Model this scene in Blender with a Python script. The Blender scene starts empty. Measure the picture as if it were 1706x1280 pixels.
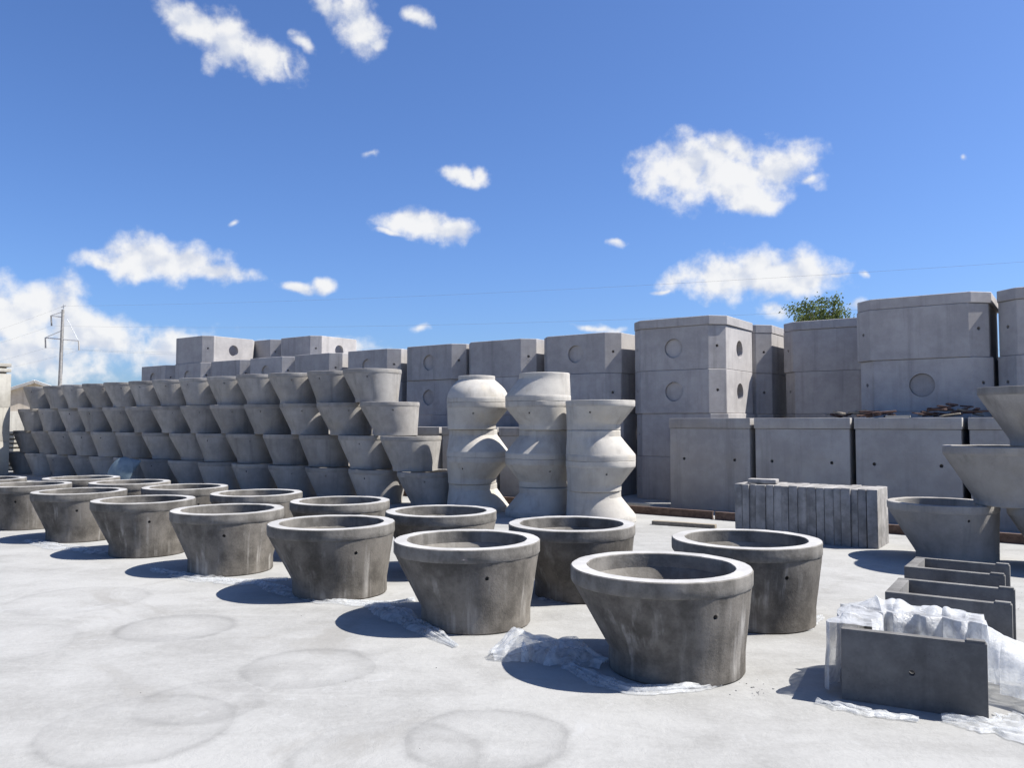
import bpy, bmesh, math, random
from mathutils import Vector, Matrix, noise
R = math.radians
random.seed(7)
scene = bpy.context.scene
COL = scene.collection

# ------------------------------------------------------------------ camera
F_PX, CX, CY, HC, PITCH = 1330.0, 853.0, 640.0, 1.50, math.atan2(63, 1330)
cam_d = bpy.data.cameras.new('camera'); cam = bpy.data.objects.new('camera', cam_d); COL.objects.link(cam)
cam_d.sensor_fit = 'HORIZONTAL'; cam_d.sensor_width = 36; cam_d.lens = 36 * F_PX / 1706
cam_d.clip_start = 0.05; cam_d.clip_end = 5000
cam.location = (0, 0, HC); cam.rotation_euler = (math.pi / 2 + PITCH, 0, 0)
scene.camera = cam

# ------------------------------------------------------------------ light
SUN_AZ, SUN_EL = R(91), R(54)          # azimuth from +Y towards +X
sun_d = bpy.data.lights.new('sun', 'SUN'); sun = bpy.data.objects.new('sun', sun_d); COL.objects.link(sun)
sun_d.energy = 4.7; sun_d.angle = R(0.53); sun_d.color = (1.0, 0.965, 0.91)
sd = Vector((math.sin(SUN_AZ) * math.cos(SUN_EL), math.cos(SUN_AZ) * math.cos(SUN_EL), math.sin(SUN_EL)))
sun.rotation_euler = sd.to_track_quat('Z', 'Y').to_euler(); sun.location = sd * 60
scene.view_settings.view_transform = 'Standard'; scene.view_settings.look = 'None'
scene.view_settings.gamma = 1; scene.view_settings.exposure = 1.1
scene.view_settings.use_curve_mapping = False
scene.cycles.adaptive_threshold = .015; scene.cycles.max_bounces = 7; scene.cycles.diffuse_bounces = 3; scene.cycles.glossy_bounces = 2; scene.cycles.transmission_bounces = 4; scene.cycles.transparent_max_bounces = 10

def direction(px, py):
    x = (px - CX) / F_PX; y = (CY - py) / F_PX
    return Vector((x, math.cos(PITCH) - y * math.sin(PITCH), math.sin(PITCH) + y * math.cos(PITCH)))
def at(px, py, z=0.0):                 # where the line of sight meets the level z
    d = direction(px, py); t = (z - HC) / d.z
    return Vector((d.x * t, d.y * t, z))
def azel(px, py):
    d = direction(px, py).normalized()
    return math.atan2(d.x, d.y), math.asin(d.z)

# ------------------------------------------------------------------ sky
W = bpy.data.worlds.new('World'); scene.world = W; W.use_nodes = True
def build_sky():
    nt = W.node_tree; N = nt.nodes; L = nt.links; N.clear()
    def n(t, **k):
        a = N.new(t)
        for q, v in k.items(): setattr(a, q, v)
        return a
    def math_(op, a, b=None, c=None):
        m = n('ShaderNodeMath', operation=op)
        for i, v in enumerate((a, b, c)):
            if v is None: continue
            if isinstance(v, (int, float)): m.inputs[i].default_value = v
            else: L.new(v, m.inputs[i])
        return m.outputs[0]
    sky = n('ShaderNodeTexSky', sky_type='NISHITA', sun_disc=False, sun_elevation=SUN_EL, sun_rotation=SUN_AZ)
    sky.altitude = 600; sky.air_density = 1.0; sky.dust_density = 2.0; sky.ozone_density = 2.2
    bg = n('ShaderNodeBackground'); bg.inputs[1].default_value = 0.066
    tint = n('ShaderNodeMix', data_type='RGBA', blend_type='MULTIPLY'); tint.inputs[0].default_value = 1; tint.inputs[7].default_value = (.62, .83, 1.20, 1)
    L.new(sky.outputs[0], tint.inputs[6]); L.new(tint.outputs[2], bg.inputs[0])
    tc = n('ShaderNodeTexCoord')
    nz = n('ShaderNodeTexNoise'); nz.inputs['Scale'].default_value = 16; nz.inputs['Detail'].default_value = 2
    L.new(tc.outputs['Generated'], nz.inputs['Vector'])
    sub = n('ShaderNodeVectorMath', operation='SUBTRACT'); sub.inputs[1].default_value = (.5, .5, .5)
    L.new(nz.outputs['Color'], sub.inputs[0])
    scl = n('ShaderNodeVectorMath', operation='SCALE'); scl.inputs['Scale'].default_value = 0.05
    L.new(sub.outputs[0], scl.inputs[0])
    add = n('ShaderNodeVectorMath', operation='ADD'); L.new(tc.outputs['Generated'], add.inputs[0]); L.new(scl.outputs[0], add.inputs[1])
    sep = n('ShaderNodeSeparateXYZ'); L.new(add.outputs[0], sep.inputs[0])
    az = math_('ARCTAN2', sep.outputs[0], sep.outputs[1])
    el = math_('ARCSINE', math_('MINIMUM', math_('MAXIMUM', sep.outputs[2], -1), 1))
    comb = n('ShaderNodeCombineXYZ'); L.new(az, comb.inputs[0]); L.new(el, comb.inputs[1])
    # cloud puffs: centre and half axes in photograph pixels, tilt in degrees, weight
    puffs = [(315, 45, 52, 30, 15, 1), (372, 72, 62, 34, 22, 1), (440, 100, 60, 27, 20, 1), (505, 78, 30, 20, -5, .8), (475, 118, 30, 12, 35, .8),
             (548, 22, 42, 20, 45, .75), (592, 42, 62, 34, 30, .85), (628, 68, 34, 16, 25, .7), (700, 38, 36, 18, 15, .75),
             (612, 260, 24, 13, 0, .5), (772, 289, 44, 14, -3, .85), (805, 282, 18, 14, 0, .7),
             (690, 374, 60, 20, 8, 1), (745, 388, 48, 22, 8, 1), (655, 393, 40, 7, -6, .6), (393, 367, 17, 10, 0, .7),
             (225, 433, 82, 28, 0, 1), (280, 432, 90, 32, 4, 1), (345, 452, 64, 19, 8, 1), (180, 436, 42, 18, 0, .9),
             (490, 482, 40, 11, 4, .8), (540, 478, 22, 15, -8, .85),
             (1135, 280, 66, 42, 5, 1.05), (1220, 300, 105, 42, 8, 1.1), (1290, 275, 68, 42, 0, 1.05), (1235, 255, 42, 30, 20, 1), (1255, 335, 62, 22, 0, .95), (1350, 300, 28, 16, -10, .7),
             (1200, 463, 76, 28, 2, 1.05), (1275, 460, 92, 34, 0, 1.1), (1345, 465, 58, 27, 4, 1.05), (1400, 468, 26, 10, 0, .6), (1438, 459, 18, 14, 0, .5), (1110, 481, 34, 9, -5, .5),
             (1035, 411, 30, 10, -6, .55), (1608, 265, 14, 9, -30, .45),
             (40, 525, 130, 45, 4, 1.05), (150, 550, 140, 42, 12, 1.0), (290, 585, 130, 45, 10, .8), (60, 600, 170, 45, 0, .85), (410, 575, 110, 14, 0, .45),
             (1000, 546, 62, 9, -2, .65), (1300, 520, 60, 20, 0, .7), (705, 546, 36, 12, 0, .45), (560, 575, 120, 18, 0, .5), (1420, 515, 50, 14, 0, .5)]
    items = []
    for (px, py, a, b, t, w) in puffs:
        A, E = azel(px, py)
        A2, E2 = azel(px + 30, py); k = (A2 - A) / 30
        items.append((A, E, a * k, b / F_PX, -R(t), w))
    rr = random.Random(11)
    for _ in range(10):                # the same fair-weather clouds go on round the horizon
        A = rr.uniform(.75, 2 * math.pi - .75)
        if A > math.pi: A -= 2 * math.pi
        E = rr.uniform(.08, .75); s = rr.uniform(.03, .09)
        for q in range(1):
            items.append((A + rr.uniform(-.6, .6) * s, E + rr.uniform(-.2, .2) * s, s * rr.uniform(.7, 1.2), s * rr.uniform(.25, .45), rr.uniform(-.2, .2), 1))
    n2 = n('ShaderNodeTexNoise'); n2.inputs['Scale'].default_value = 28; n2.inputs['Detail'].default_value = 6; n2.inputs['Roughness'].default_value = .57
    L.new(tc.outputs['Generated'], n2.inputs['Vector'])
    nfac = math_('MULTIPLY', math_('SUBTRACT', n2.outputs['Fac'], .5), 1.8)
    # lit and shaded billows: compare the cloud noise with itself a little way towards the sun
    n3 = n('ShaderNodeTexNoise'); n3.inputs['Scale'].default_value = 28; n3.inputs['Detail'].default_value = 2
    off = n('ShaderNodeVectorMath', operation='ADD'); off.inputs[1].default_value = tuple(Vector((.010, 0, .016)))
    L.new(tc.outputs['Generated'], off.inputs[0]); L.new(off.outputs[0], n3.inputs['Vector'])
    sh = n('ShaderNodeMapRange', interpolation_type='SMOOTHSTEP'); sh.inputs['From Min'].default_value = -.20; sh.inputs['From Max'].default_value = .10
    L.new(math_('SUBTRACT', n2.outputs['Fac'], n3.outputs['Fac']), sh.inputs['Value'])
    frames = []
    for ang in (0, -R(20), -R(38)):        # the same az/el plane turned by a few fixed tilts
        vr = n('ShaderNodeVectorRotate', rotation_type='Z_AXIS'); L.new(comb.outputs[0], vr.inputs['Vector']); vr.inputs['Angle'].default_value = -ang
        frames.append((vr.outputs[0] if ang else comb.outputs[0], ang))
    def field(region):
        """cloud over blue sky for one part of the sky; region = (az0, az1, el0, el1)"""
        cur = None
        for (A, E, a, b, t, w) in items:
            r = 1.9 * max(a, b) + .03
            if A + r < region[0] or A - r > region[1] or E + 1.9 * max(b, a * abs(math.sin(t))) + .03 < region[2] or E - 1.9 * max(b, a * abs(math.sin(t))) - .03 > region[3]: continue
            fr, ang = min(frames, key=lambda q: abs(q[1] - t))
            ca, sa = math.cos(-ang), math.sin(-ang)
            c = (A * ca - E * sa, A * sa + E * ca)
            mp = n('ShaderNodeVectorMath', operation='MULTIPLY_ADD'); L.new(fr, mp.inputs[0])
            mp.inputs[1].default_value = (1 / a, 1 / b, 0); mp.inputs[2].default_value = (-c[0] / a, -c[1] / b, 0)
            ln = n('ShaderNodeVectorMath', operation='LENGTH'); L.new(mp.outputs[0], ln.inputs[0])
            v = math_('MULTIPLY_ADD', ln.outputs['Value'], -.8, w + .10)
            cur = v if cur is None else math_('MAXIMUM', cur, v)
        if cur is None: return bg.outputs[0]
        ms = n('ShaderNodeMapRange', interpolation_type='SMOOTHSTEP')
        ms.inputs['From Min'].default_value = .06; ms.inputs['From Max'].default_value = .80
        L.new(math_('ADD', cur, nfac), ms.inputs['Value'])
        alpha = math_('MULTIPLY', ms.outputs[0], .95)
        mc = n('ShaderNodeMix', data_type='RGBA'); L.new(sh.outputs[0], mc.inputs[0])
        mc.inputs[6].default_value = (.72, .765, .87, 1); mc.inputs[7].default_value = (1, 1, 1, 1)
        cb = n('ShaderNodeBackground'); cb.inputs[1].default_value = .44; L.new(mc.outputs[2], cb.inputs[0])
        mx = n('ShaderNodeMixShader'); L.new(alpha, mx.inputs[0]); L.new(bg.outputs[0], mx.inputs[1]); L.new(cb.outputs[0], mx.inputs[2])
        return mx.outputs[0]
    def split(val, thr, lo, hi):
        mx = n('ShaderNodeMixShader'); L.new(math_('GREATER_THAN', val, thr), mx.inputs[0]); L.new(lo, mx.inputs[1]); L.new(hi, mx.inputs[2])
        return mx.outputs[0]
    PI = math.pi
    c1, c2, e1 = -.23, .12, .195
    front = split(az, c1, split(el, e1, field((-.75, c1, -.1, e1)), field((-.75, c1, e1, .7))),
                  split(az, c2, split(el, e1, field((c1, c2, -.1, e1)), field((c1, c2, e1, .7))), split(el, e1, field((c2, .75, -.1, e1)), field((c2, .75, e1, .7)))))
    rest = split(az, 0, field((-PI, -.7, 0, 1.5)), field((.7, PI, 0, 1.5)))
    mix_out = split(math_('ABSOLUTE', az), .75, front, rest)
    hz = n('ShaderNodeMixShader'); L.new(math_('GREATER_THAN', el, -.02), hz.inputs[0]); L.new(bg.outputs[0], hz.inputs[1]); L.new(mix_out, hz.inputs[2])
    mix = hz
    out = n('ShaderNodeOutputWorld'); L.new(mix.outputs[0], out.inputs[0])
build_sky()
W.cycles.sampling_method = 'MANUAL'; W.cycles.sample_map_resolution = 256

# ------------------------------------------------------------------ yard axes: u runs along the stacks to the right and near, v away from the camera
TH = R(36)
U = Vector((math.cos(TH), -math.sin(TH), 0)); V = Vector((math.sin(TH), math.cos(TH), 0))
P0 = Vector((3.664, 14.827, 0))
def sv(s, v, z=0.0): return P0 + U * s + V * v + Vector((0, 0, z))

# ------------------------------------------------------------------ materials
def mat(name):
    m = bpy.data.materials.new(name); m.use_nodes = True
    nt = m.node_tree; nt.nodes.clear()
    return m, nt
class G:
    def __init__(s, nt): s.nt = nt; s.N = nt.nodes; s.L = nt.links
    def n(s, t, ins=None, **k):
        a = s.N.new(t)
        for q, v in k.items(): setattr(a, q, v)
        for q, v in (ins or {}).items(): s.put(a.inputs[q], v)
        return a
    def put(s, sock, v):
        if hasattr(v, 'is_linked') or isinstance(v, bpy.types.NodeSocket): s.L.new(v, sock)
        else: sock.default_value = v
    def m(s, op, a, b=0.0, c=0.0, clamp=False):
        x = s.n('ShaderNodeMath', operation=op, use_clamp=clamp)
        for i, v in enumerate((a, b, c)): s.put(x.inputs[i], v)
        return x.outputs[0]
    def noise(s, vec, scale, detail=6, rough=.6, dist=0.0):
        x = s.n('ShaderNodeTexNoise', {'Vector': vec, 'Scale': scale, 'Detail': detail, 'Roughness': rough, 'Distortion': dist})
        return x.outputs['Fac']
    def ramp(s, fac, lo, hi, a=0.0, b=1.0, smooth=True):
        x = s.n('ShaderNodeMapRange', {'Value': fac, 'From Min': lo, 'From Max': hi, 'To Min': a, 'To Max': b}, interpolation_type='SMOOTHSTEP' if smooth else 'LINEAR')
        return x.outputs[0]
    def mix(s, fac, a, b, blend='MIX'):
        x = s.n('ShaderNodeMix', data_type='RGBA', blend_type=blend)
        s.put(x.inputs[0], fac)
        for i, v in ((6, a), (7, b)):
            s.put(x.inputs[i], v if not isinstance(v, tuple) or len(v) == 4 else (*v, 1))
        return x.outputs[2]
    def coords(s, rnd=37.0):
        tc = s.n('ShaderNodeTexCoord'); oi = s.n('ShaderNodeObjectInfo')
        mul = s.m('MULTIPLY', oi.outputs['Random'], rnd)
        c = s.n('ShaderNodeCombineXYZ', {0: mul, 1: s.m('MULTIPLY', mul, 1.7), 2: s.m('MULTIPLY', mul, .3)})
        add = s.n('ShaderNodeVectorMath', {0: tc.outputs['Object'], 1: c.outputs[0]}, operation='ADD')
        return tc.outputs['Object'], add.outputs[0], oi.outputs['Random']
    def scale(s, vec, sc):
        return s.n('ShaderNodeVectorMath', {0: vec, 1: sc}, operation='MULTIPLY').outputs[0]
    def out(s, col, rough=.9, height=None, strength=.3, dist=.01, spec=.25):
        p = s.n('ShaderNodeBsdfPrincipled', {'Base Color': col, 'Roughness': rough, 'Specular IOR Level': spec})
        if height is not None:
            b = s.n('ShaderNodeBump', {'Height': height, 'Strength': strength, 'Distance': dist})
            s.L.new(b.outputs[0], p.inputs['Normal'])
        o = s.n('ShaderNodeOutputMaterial'); s.L.new(p.outputs[0], o.inputs[0])
        return p

def concrete(name, dark, light, streak=0.0, streak_col=(.5, .48, .45), var=.12, zfade=None, blot=1.6, pores=1.0, warm=None):
    m, nt = mat(name); g = G(nt)
    raw, p, rnd = g.coords()
    big = g.noise(p, blot, 4, .6); mid = g.noise(p, 7, 5, .65); fine = g.noise(p, 60, 3, .7)
    f = g.m('ADD', g.m('MULTIPLY', big, .55), g.m('ADD', g.m('MULTIPLY', mid, .33), g.m('MULTIPLY', fine, .12)))
    col = g.mix(g.ramp(f, .36, .64), dark, light)
    if warm:
        col = g.mix(g.ramp(g.noise(p, 2.3, 4, .6), .5, .75, 0, .6), col, warm)
    # casting marks and run-off: long thin vertical streaks
    sn = g.noise(g.scale(p, (11, 11, .55)), 1.0, 4, .6)
    if streak:
        z = g.n('ShaderNodeSeparateXYZ', {0: raw}).outputs[2]
        a = g.ramp(sn, .52, .72)
        a = g.m('MULTIPLY', a, g.ramp(g.noise(p, 3.2, 4, .6), .35, .65))
        if zfade: a = g.m('MULTIPLY', a, g.m('MULTIPLY', g.ramp(z, zfade[0], zfade[1]), g.ramp(z, zfade[3], zfade[2])))
        col = g.mix(g.m('MULTIPLY', a, streak), col, streak_col)
        d = g.ramp(g.noise(g.scale(p, (6, 6, .35)), 1.0, 5, .6), .5, .75, 0, .45)
        col = g.mix(d, col, tuple(c * .55 for c in dark))
    else:
        col = g.mix(g.ramp(sn, .5, .8, 0, .25), col, tuple(c * .7 for c in dark))
    # the odd water mark and dust patch
    col = g.mix(g.ramp(g.noise(p, 1.1, 5, .7, .6), .56, .7, 0, .22), col, tuple(min(1, c * 1.2) for c in light))
    por = g.n('ShaderNodeTexVoronoi', {'Vector': p, 'Scale': 55.0}, feature='F1').outputs['Distance']
    pk = g.m('MULTIPLY', g.ramp(por, .20, .08), g.ramp(g.noise(p, 9, 3), .5, .62))
    col = g.mix(g.m('MULTIPLY', pk, .55 * pores), col, tuple(c * .45 for c in dark))
    col = g.mix(1.0, col, g.n('ShaderNodeCombineColor', {0: g.m('ADD', 1 - var, g.m('MULTIPLY', rnd, 2 * var)), 1: g.m('ADD', 1 - var, g.m('MULTIPLY', rnd, 2 * var)), 2: g.m('ADD', 1 - var, g.m('MULTIPLY', rnd, 2 * var))}).outputs[0], 'MULTIPLY')
    h = g.noise(p, 45, 4, .75)
    g.out(col, .92, h, .28, .010)
    return m

M = {}
M['tub'] = concrete('weathered dark concrete', (.068, .061, .052), (.178, .161, .139), .72, (.38, .36, .33), .14, (-.05, .06, .34, .56), blot=2.6)
M['tub_inside'] = concrete('inside concrete with painted sun', (.12, .109, .093), (.225, .208, .182), .4, (.32, .305, .28), .06, blot=3)
M['tub_rim'] = concrete('worn rim concrete', (.085, .078, .068), (.205, .19, .168), .3, (.32, .305, .28), .10, blot=3.2)
M['sun_painted_rim'] = concrete('rim top with painted sun', (.27, .262, .25), (.37, .362, .35), 0, (.4, .39, .37), .05, blot=3)
M['cone'] = concrete('grey cast concrete', (.215, .202, .188), (.305, .29, .268), .18, (.42, .40, .37), .15, warm=(.30, .27, .22))
M['cone_pale'] = concrete('pale cast concrete', (.335, .315, .285), (.43, .408, .368), .15, (.5, .48, .44), .07, warm=(.42, .37, .29))
M['box'] = concrete('blue grey cast concrete', (.30, .284, .276), (.39, .37, .357), .15, (.46, .45, .43), .08)
M['boxrect'] = concrete('smooth grey panel concrete', (.29, .275, .26), (.37, .355, .335), .15, (.43, .42, .40), .06, warm=(.34, .31, .27))
M['slab'] = concrete('rough slab concrete', (.17, .162, .154), (.305, .292, .278), .3, (.37, .35, .33), .11, blot=3.5)
M['frame'] = concrete('dark damp concrete', (.10, .096, .091), (.18, .174, .165), .1, (.22, .21, .2), .08, blot=3)
M['cream'] = concrete('cream sunlit concrete', (.30, .28, .24), (.40, .38, .33), .15, (.45, .42, .37), .08)
M['tan'] = concrete('tan render', (.34, .30, .25), (.42, .375, .315), .1, (.45, .41, .35), .05)

def simple(name, a, b, scale=8, rough=.8, stretch=(1, 1, 1), bump=.2, spec=.3, metal=0.0):
    m, nt = mat(name); g = G(nt); raw, p, rnd = g.coords()
    q = g.scale(p, stretch); f = g.noise(q, scale, 6, .65)
    c = g.mix(g.ramp(f, .3, .7), a, b)
    k = g.m('ADD', .8, g.m('MULTIPLY', rnd, .4))
    c = g.mix(1.0, c, g.n('ShaderNodeCombineColor', {0: k, 1: k, 2: k}).outputs[0], 'MULTIPLY')
    pr = g.out(c, rough, f, bump, .01, spec); pr.inputs['Metallic'].default_value = metal
    return m
M['rust'] = simple('rusty steel', (.065, .042, .034), (.13, .088, .07), 14, .85, (1, 1, 1), .3)
M['wood'] = simple('weathered timber', (.15, .125, .095), (.30, .26, .20), 10, .85, (2, 14, 14), .4)
M['scrap'] = simple('reddish scrap timber', (.06, .034, .027), (.17, .105, .082), 9, .85, (2, 12, 12), .4)
M['metal'] = simple('galvanised steel', (.30, .31, .32), (.42, .43, .44), 10, .5, (1, 1, 1), .1, .5, .3)
M['pole'] = simple('pole concrete', (.16, .155, .15), (.25, .245, .235), 6, .85)
M['wire'] = simple('wire', (.12, .12, .13), (.18, .18, .19), 3, .6)
M['roof'] = simple('pale sheet roof', (.62, .62, .58), (.74, .74, .70), 4, .6)
M['trim'] = simple('grey trim', (.24, .23, .22), (.33, .32, .30), 6, .8)
M['funnel'] = simple('dark blue green sheet metal', (.10, .14, .16), (.17, .21, .23), 5, .55, (1, 1, 1), .1, .5)
M['bark'] = simple('bark', (.10, .08, .06), (.19, .155, .12), 12, .95, (6, 6, 1), .6)
M['earth'] = simple('dry earth', (.34, .30, .235), (.46, .41, .33), .6, .95)
M['pebble'] = simple('pebble', (.16, .155, .15), (.36, .35, .33), 20, .9)

def leaf_material():
    m, nt = mat('leaf'); g = G(nt); oi = g.n('ShaderNodeObjectInfo'); geo = g.n('ShaderNodeNewGeometry')
    c = g.mix(geo.outputs['Random Per Island'], (.055, .08, .026), (.14, .17, .065))
    d = g.n('ShaderNodeBsdfDiffuse', {'Color': c}); t = g.n('ShaderNodeBsdfTranslucent', {'Color': c})
    mx = g.n('ShaderNodeMixShader', {0: .35, 1: d.outputs[0], 2: t.outputs[0]})
    o = g.n('ShaderNodeOutputMaterial', {0: mx.outputs[0]}); return m
M['leaf'] = leaf_material()

def film_material(name='clear crumpled plastic film', clear=.42, rough=.4, glo=.02, bs=.35):
    m, nt = mat(name); g = G(nt); raw, p, rnd = g.coords()
    f = g.noise(p, 9, 6, .6, 1.0)
    wr = g.noise(p, 22, 6, .65, 2.0)
    b = g.n('ShaderNodeBump', {'Height': g.m('ADD', f, wr), 'Strength': bs, 'Distance': .02}).outputs[0]
    d = g.n('ShaderNodeBsdfDiffuse', {'Color': (.80, .81, .82, 1), 'Normal': b})
    t = g.n('ShaderNodeBsdfTranslucent', {'Color': (.86, .87, .87, 1), 'Normal': b})
    gl = g.n('ShaderNodeBsdfGlossy', {'Color': (.9, .9, .9, 1), 'Roughness': rough, 'Normal': b})
    tr = g.n('ShaderNodeBsdfTransparent', {'Color': (.95, .96, .97, 1)})
    a = g.n('ShaderNodeMixShader', {0: .55, 1: d.outputs[0], 2: t.outputs[0]})
    fr = g.n('ShaderNodeFresnel', {'IOR': 1.3, 'Normal': b})
    a2 = g.n('ShaderNodeMixShader', {0: g.m('MULTIPLY_ADD', fr.outputs[0], .5, glo, clamp=True), 1: a.outputs[0], 2: gl.outputs[0]})
    fac = g.ramp(f, .3, .75, max(0, clear - .25), clear + .25)
    a3 = g.n('ShaderNodeMixShader', {0: fac, 1: a2.outputs[0], 2: tr.outputs[0]})
    g.n('ShaderNodeOutputMaterial', {0: a3.outputs[0]}); return m
M['film'] = film_material('clear crumpled plastic film', .62)
M['film_white'] = film_material('milky plastic film', .40, .35, .03, .5)

# ground: pale dusty concrete with ring marks left by pieces cast on it earlier
RINGS = [(292, 1046, 385, 1.0), (515, 1113, 625, 1.0), (812, 1232, 952, 1.0), (228, 1212, 385, .8), (335, 1170, 440, .7), (640, 1262, 800, .6), (130, 1000, 240, .5), (-20, 1075, 120, .4)]
def ground_material():
    m, nt = mat('dusty pale concrete yard'); g = G(nt)
    tc = g.n('ShaderNodeTexCoord'); p = tc.outputs['Object']
    big = g.noise(p, .35, 4, .6); mid = g.noise(p, 1.7, 6, .68, .5); fine = g.noise(p, 28, 4, .7); streak = g.noise(g.scale(p, (.9, 2.6, 1)), 1.0, 6, .7, 1.2)
    f = g.m('ADD', g.m('MULTIPLY', big, .3), g.m('ADD', g.m('MULTIPLY', mid, .35), g.m('ADD', g.m('MULTIPLY', streak, .23), g.m('MULTIPLY', fine, .16))))
    col = g.mix(g.ramp(f, .36, .62), (.205, .201, .189), (.298, .294, .281))
    col = g.mix(g.ramp(g.noise(p, .55, 6, .7, 1.0), .55, .68, 0, .6), col, (.205, .197, .180))
    col = g.mix(g.ramp(g.noise(p, 1.3, 5, .7, 2.0), .60, .68, 0, .4), col, (.335, .334, .328))
    warp = g.n('ShaderNodeTexNoise', {'Vector': p, 'Scale': 2.2, 'Detail': 4.0}).outputs['Color']
    wv = g.n('ShaderNodeVectorMath', {0: g.n('ShaderNodeVectorMath', {0: warp, 1: (.5, .5, .5)}, operation='SUBTRACT').outputs[0], 1: (.12, .12, 0)}, operation='MULTIPLY').outputs[0]
    q = g.n('ShaderNodeVectorMath', {0: p, 1: wv}, operation='ADD').outputs[0]
    brk = g.ramp(g.noise(p, 1.8, 6, .75), .38, .64)
    for (px, py, pr, w) in RINGS:
        c = at(px, py); rad = abs(at(pr, py).x - c.x) * .97
        d = g.n('ShaderNodeVectorMath', {0: q, 1: (c.x, c.y, 0)}, operation='DISTANCE').outputs['Value']
        e = g.m('ABSOLUTE', g.m('SUBTRACT', d, rad))
        line = g.m('MULTIPLY', g.ramp(e, .055, .0), brk)
        col = g.mix(g.m('MULTIPLY', line, .52 * w), col, (.135, .133, .126))
        halo = g.m('MULTIPLY', g.ramp(g.m('SUBTRACT', rad, d), -.01, .0), g.ramp(g.m('SUBTRACT', rad, d), .22, .02))
        col = g.mix(g.m('MULTIPLY', halo, .26 * w), col, (.165, .163, .156))
    sp = g.n('ShaderNodeTexVoronoi', {'Vector': p, 'Scale': 9.0}).outputs['Distance']
    spk = g.m('MULTIPLY', g.ramp(sp, .10, .05), g.ramp(g.noise(p, 1.1, 4), .55, .66))
    col = g.mix(g.m('MULTIPLY', spk, .6), col, (.25, .24, .225))
    h = g.noise(p, 9, 5, .75, .4)
    g.out(col, .9, h, .35, .02, .2)
    return m
M['yard'] = ground_material()

# ------------------------------------------------------------------ helpers
def tag(o, label, cat, group=None):
    o['label'] = label; o['category'] = cat; o['kind'] = 'thing'
    if group: o['group'] = group
    return o
def link(name, me, material=None, parent=None, loc=None, rot=None):
    o = bpy.data.objects.new(name, me); COL.objects.link(o)
    if material is not None and me is not None and not me.materials: me.materials.append(material)
    if parent: o.parent = parent
    if loc is not None: o.location = loc
    if rot is not None: o.rotation_euler = rot
    return o
def empty(name, loc=(0, 0, 0), rot=(0, 0, 0)):
    o = bpy.data.objects.new(name, None); COL.objects.link(o); o.location = loc; o.rotation_euler = rot; o.empty_display_size = .2
    return o
def smooth(me, ang=32):
    for p in me.polygons: p.use_smooth = True
    me.set_sharp_from_angle(angle=R(ang)); return me
def bm_mesh(bm, name, material, ang=None):
    bmesh.ops.recalc_face_normals(bm, faces=bm.faces[:])
    me = bpy.data.meshes.new(name); bm.to_mesh(me); bm.free()
    me.materials.append(material)
    if ang: smooth(me, ang)
    return me
def box_bm(sx, sy, sz, bevel=.008, jit=0.0, base=True, seed=0):
    bm = bmesh.new(); bmesh.ops.create_cube(bm, size=1)
    for v in bm.verts:
        v.co = Vector((v.co.x * sx, v.co.y * sy, (v.co.z + (.5 if base else 0)) * sz))
    if bevel: bmesh.ops.bevel(bm, geom=bm.edges[:], offset=bevel, segments=2, affect='EDGES', profile=.6)
    if jit:
        for v in bm.verts: v.co += Vector(noise.noise_vector(v.co * 3 + Vector((seed * 5.1, 0, 0)))) * jit
    return bm
def box_mesh(name, sx, sy, sz, material, bevel=.008, jit=0.0, seed=0):
    return bm_mesh(box_bm(sx, sy, sz, bevel, jit, True, seed), name, material, 20)
def lathe(prof, n=72, jit=.0025, seed=0):
    """prof: closed loop of (radius, z, centre offset along x)"""
    bm = bmesh.new(); rings = []
    for (r, z, c) in prof:
        ring = []
        for k in range(n):
            a = 2 * math.pi * k / n
            co = Vector((c + r * math.cos(a), r * math.sin(a), z))
            d = noise.fractal(co * 5 + Vector((seed * 9.3, 1.7, 0)), .8, 2, 4)
            e = noise.noise(co * 22 + Vector((seed * 3.1, 4.7, 0)))
            k2 = d * jit + e * jit * .35
            co += Vector((math.cos(a) * k2, math.sin(a) * k2, (d * jit * .5) if 0.03 < z else 0))
            ring.append(bm.verts.new(co))
        rings.append(ring)
    for i in range(len(rings)):
        A = rings[i]; B = rings[(i + 1) % len(rings)]
        for k in range(n):
            bm.faces.new((A[k], A[(k + 1) % n], B[(k + 1) % n], B[k]))
    bmesh.ops.recalc_face_normals(bm, faces=bm.faces[:])
    return bm
def cut(bm, cutters, name, material, ang=32):
    """boolean out a list of (centre, axis, radius, depth) cylinders"""
    me = bpy.data.meshes.new('tmp'); bm.to_mesh(me); bm.free(); o = link('tmp', me)
    kill = [o]
    for (c, ax, r, d) in cutters:
        cb = bmesh.new(); bmesh.ops.create_cone(cb, cap_ends=True, segments=28, radius1=r, radius2=r, depth=d)
        q = Vector(ax).to_track_quat('Z', 'Y').to_matrix().to_4x4()
        bmesh.ops.transform(cb, matrix=Matrix.Translation(c) @ q, verts=cb.verts[:])
        cm = bpy.data.meshes.new('tmpc'); cb.to_mesh(cm); cb.free(); co = link('tmpc', cm); kill.append(co)
        md = o.modifiers.new('b', 'BOOLEAN'); md.operation = 'DIFFERENCE'; md.solver = 'EXACT'; md.object = co
    bpy.context.view_layer.update()
    dg = bpy.context.evaluated_depsgraph_get()
    res = bpy.data.meshes.new_from_object(o.evaluated_get(dg)); res.name = name
    for k in kill: bpy.data.objects.remove(k)
    res.materials.clear(); res.materials.append(material); smooth(res, ang)
    return res

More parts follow.
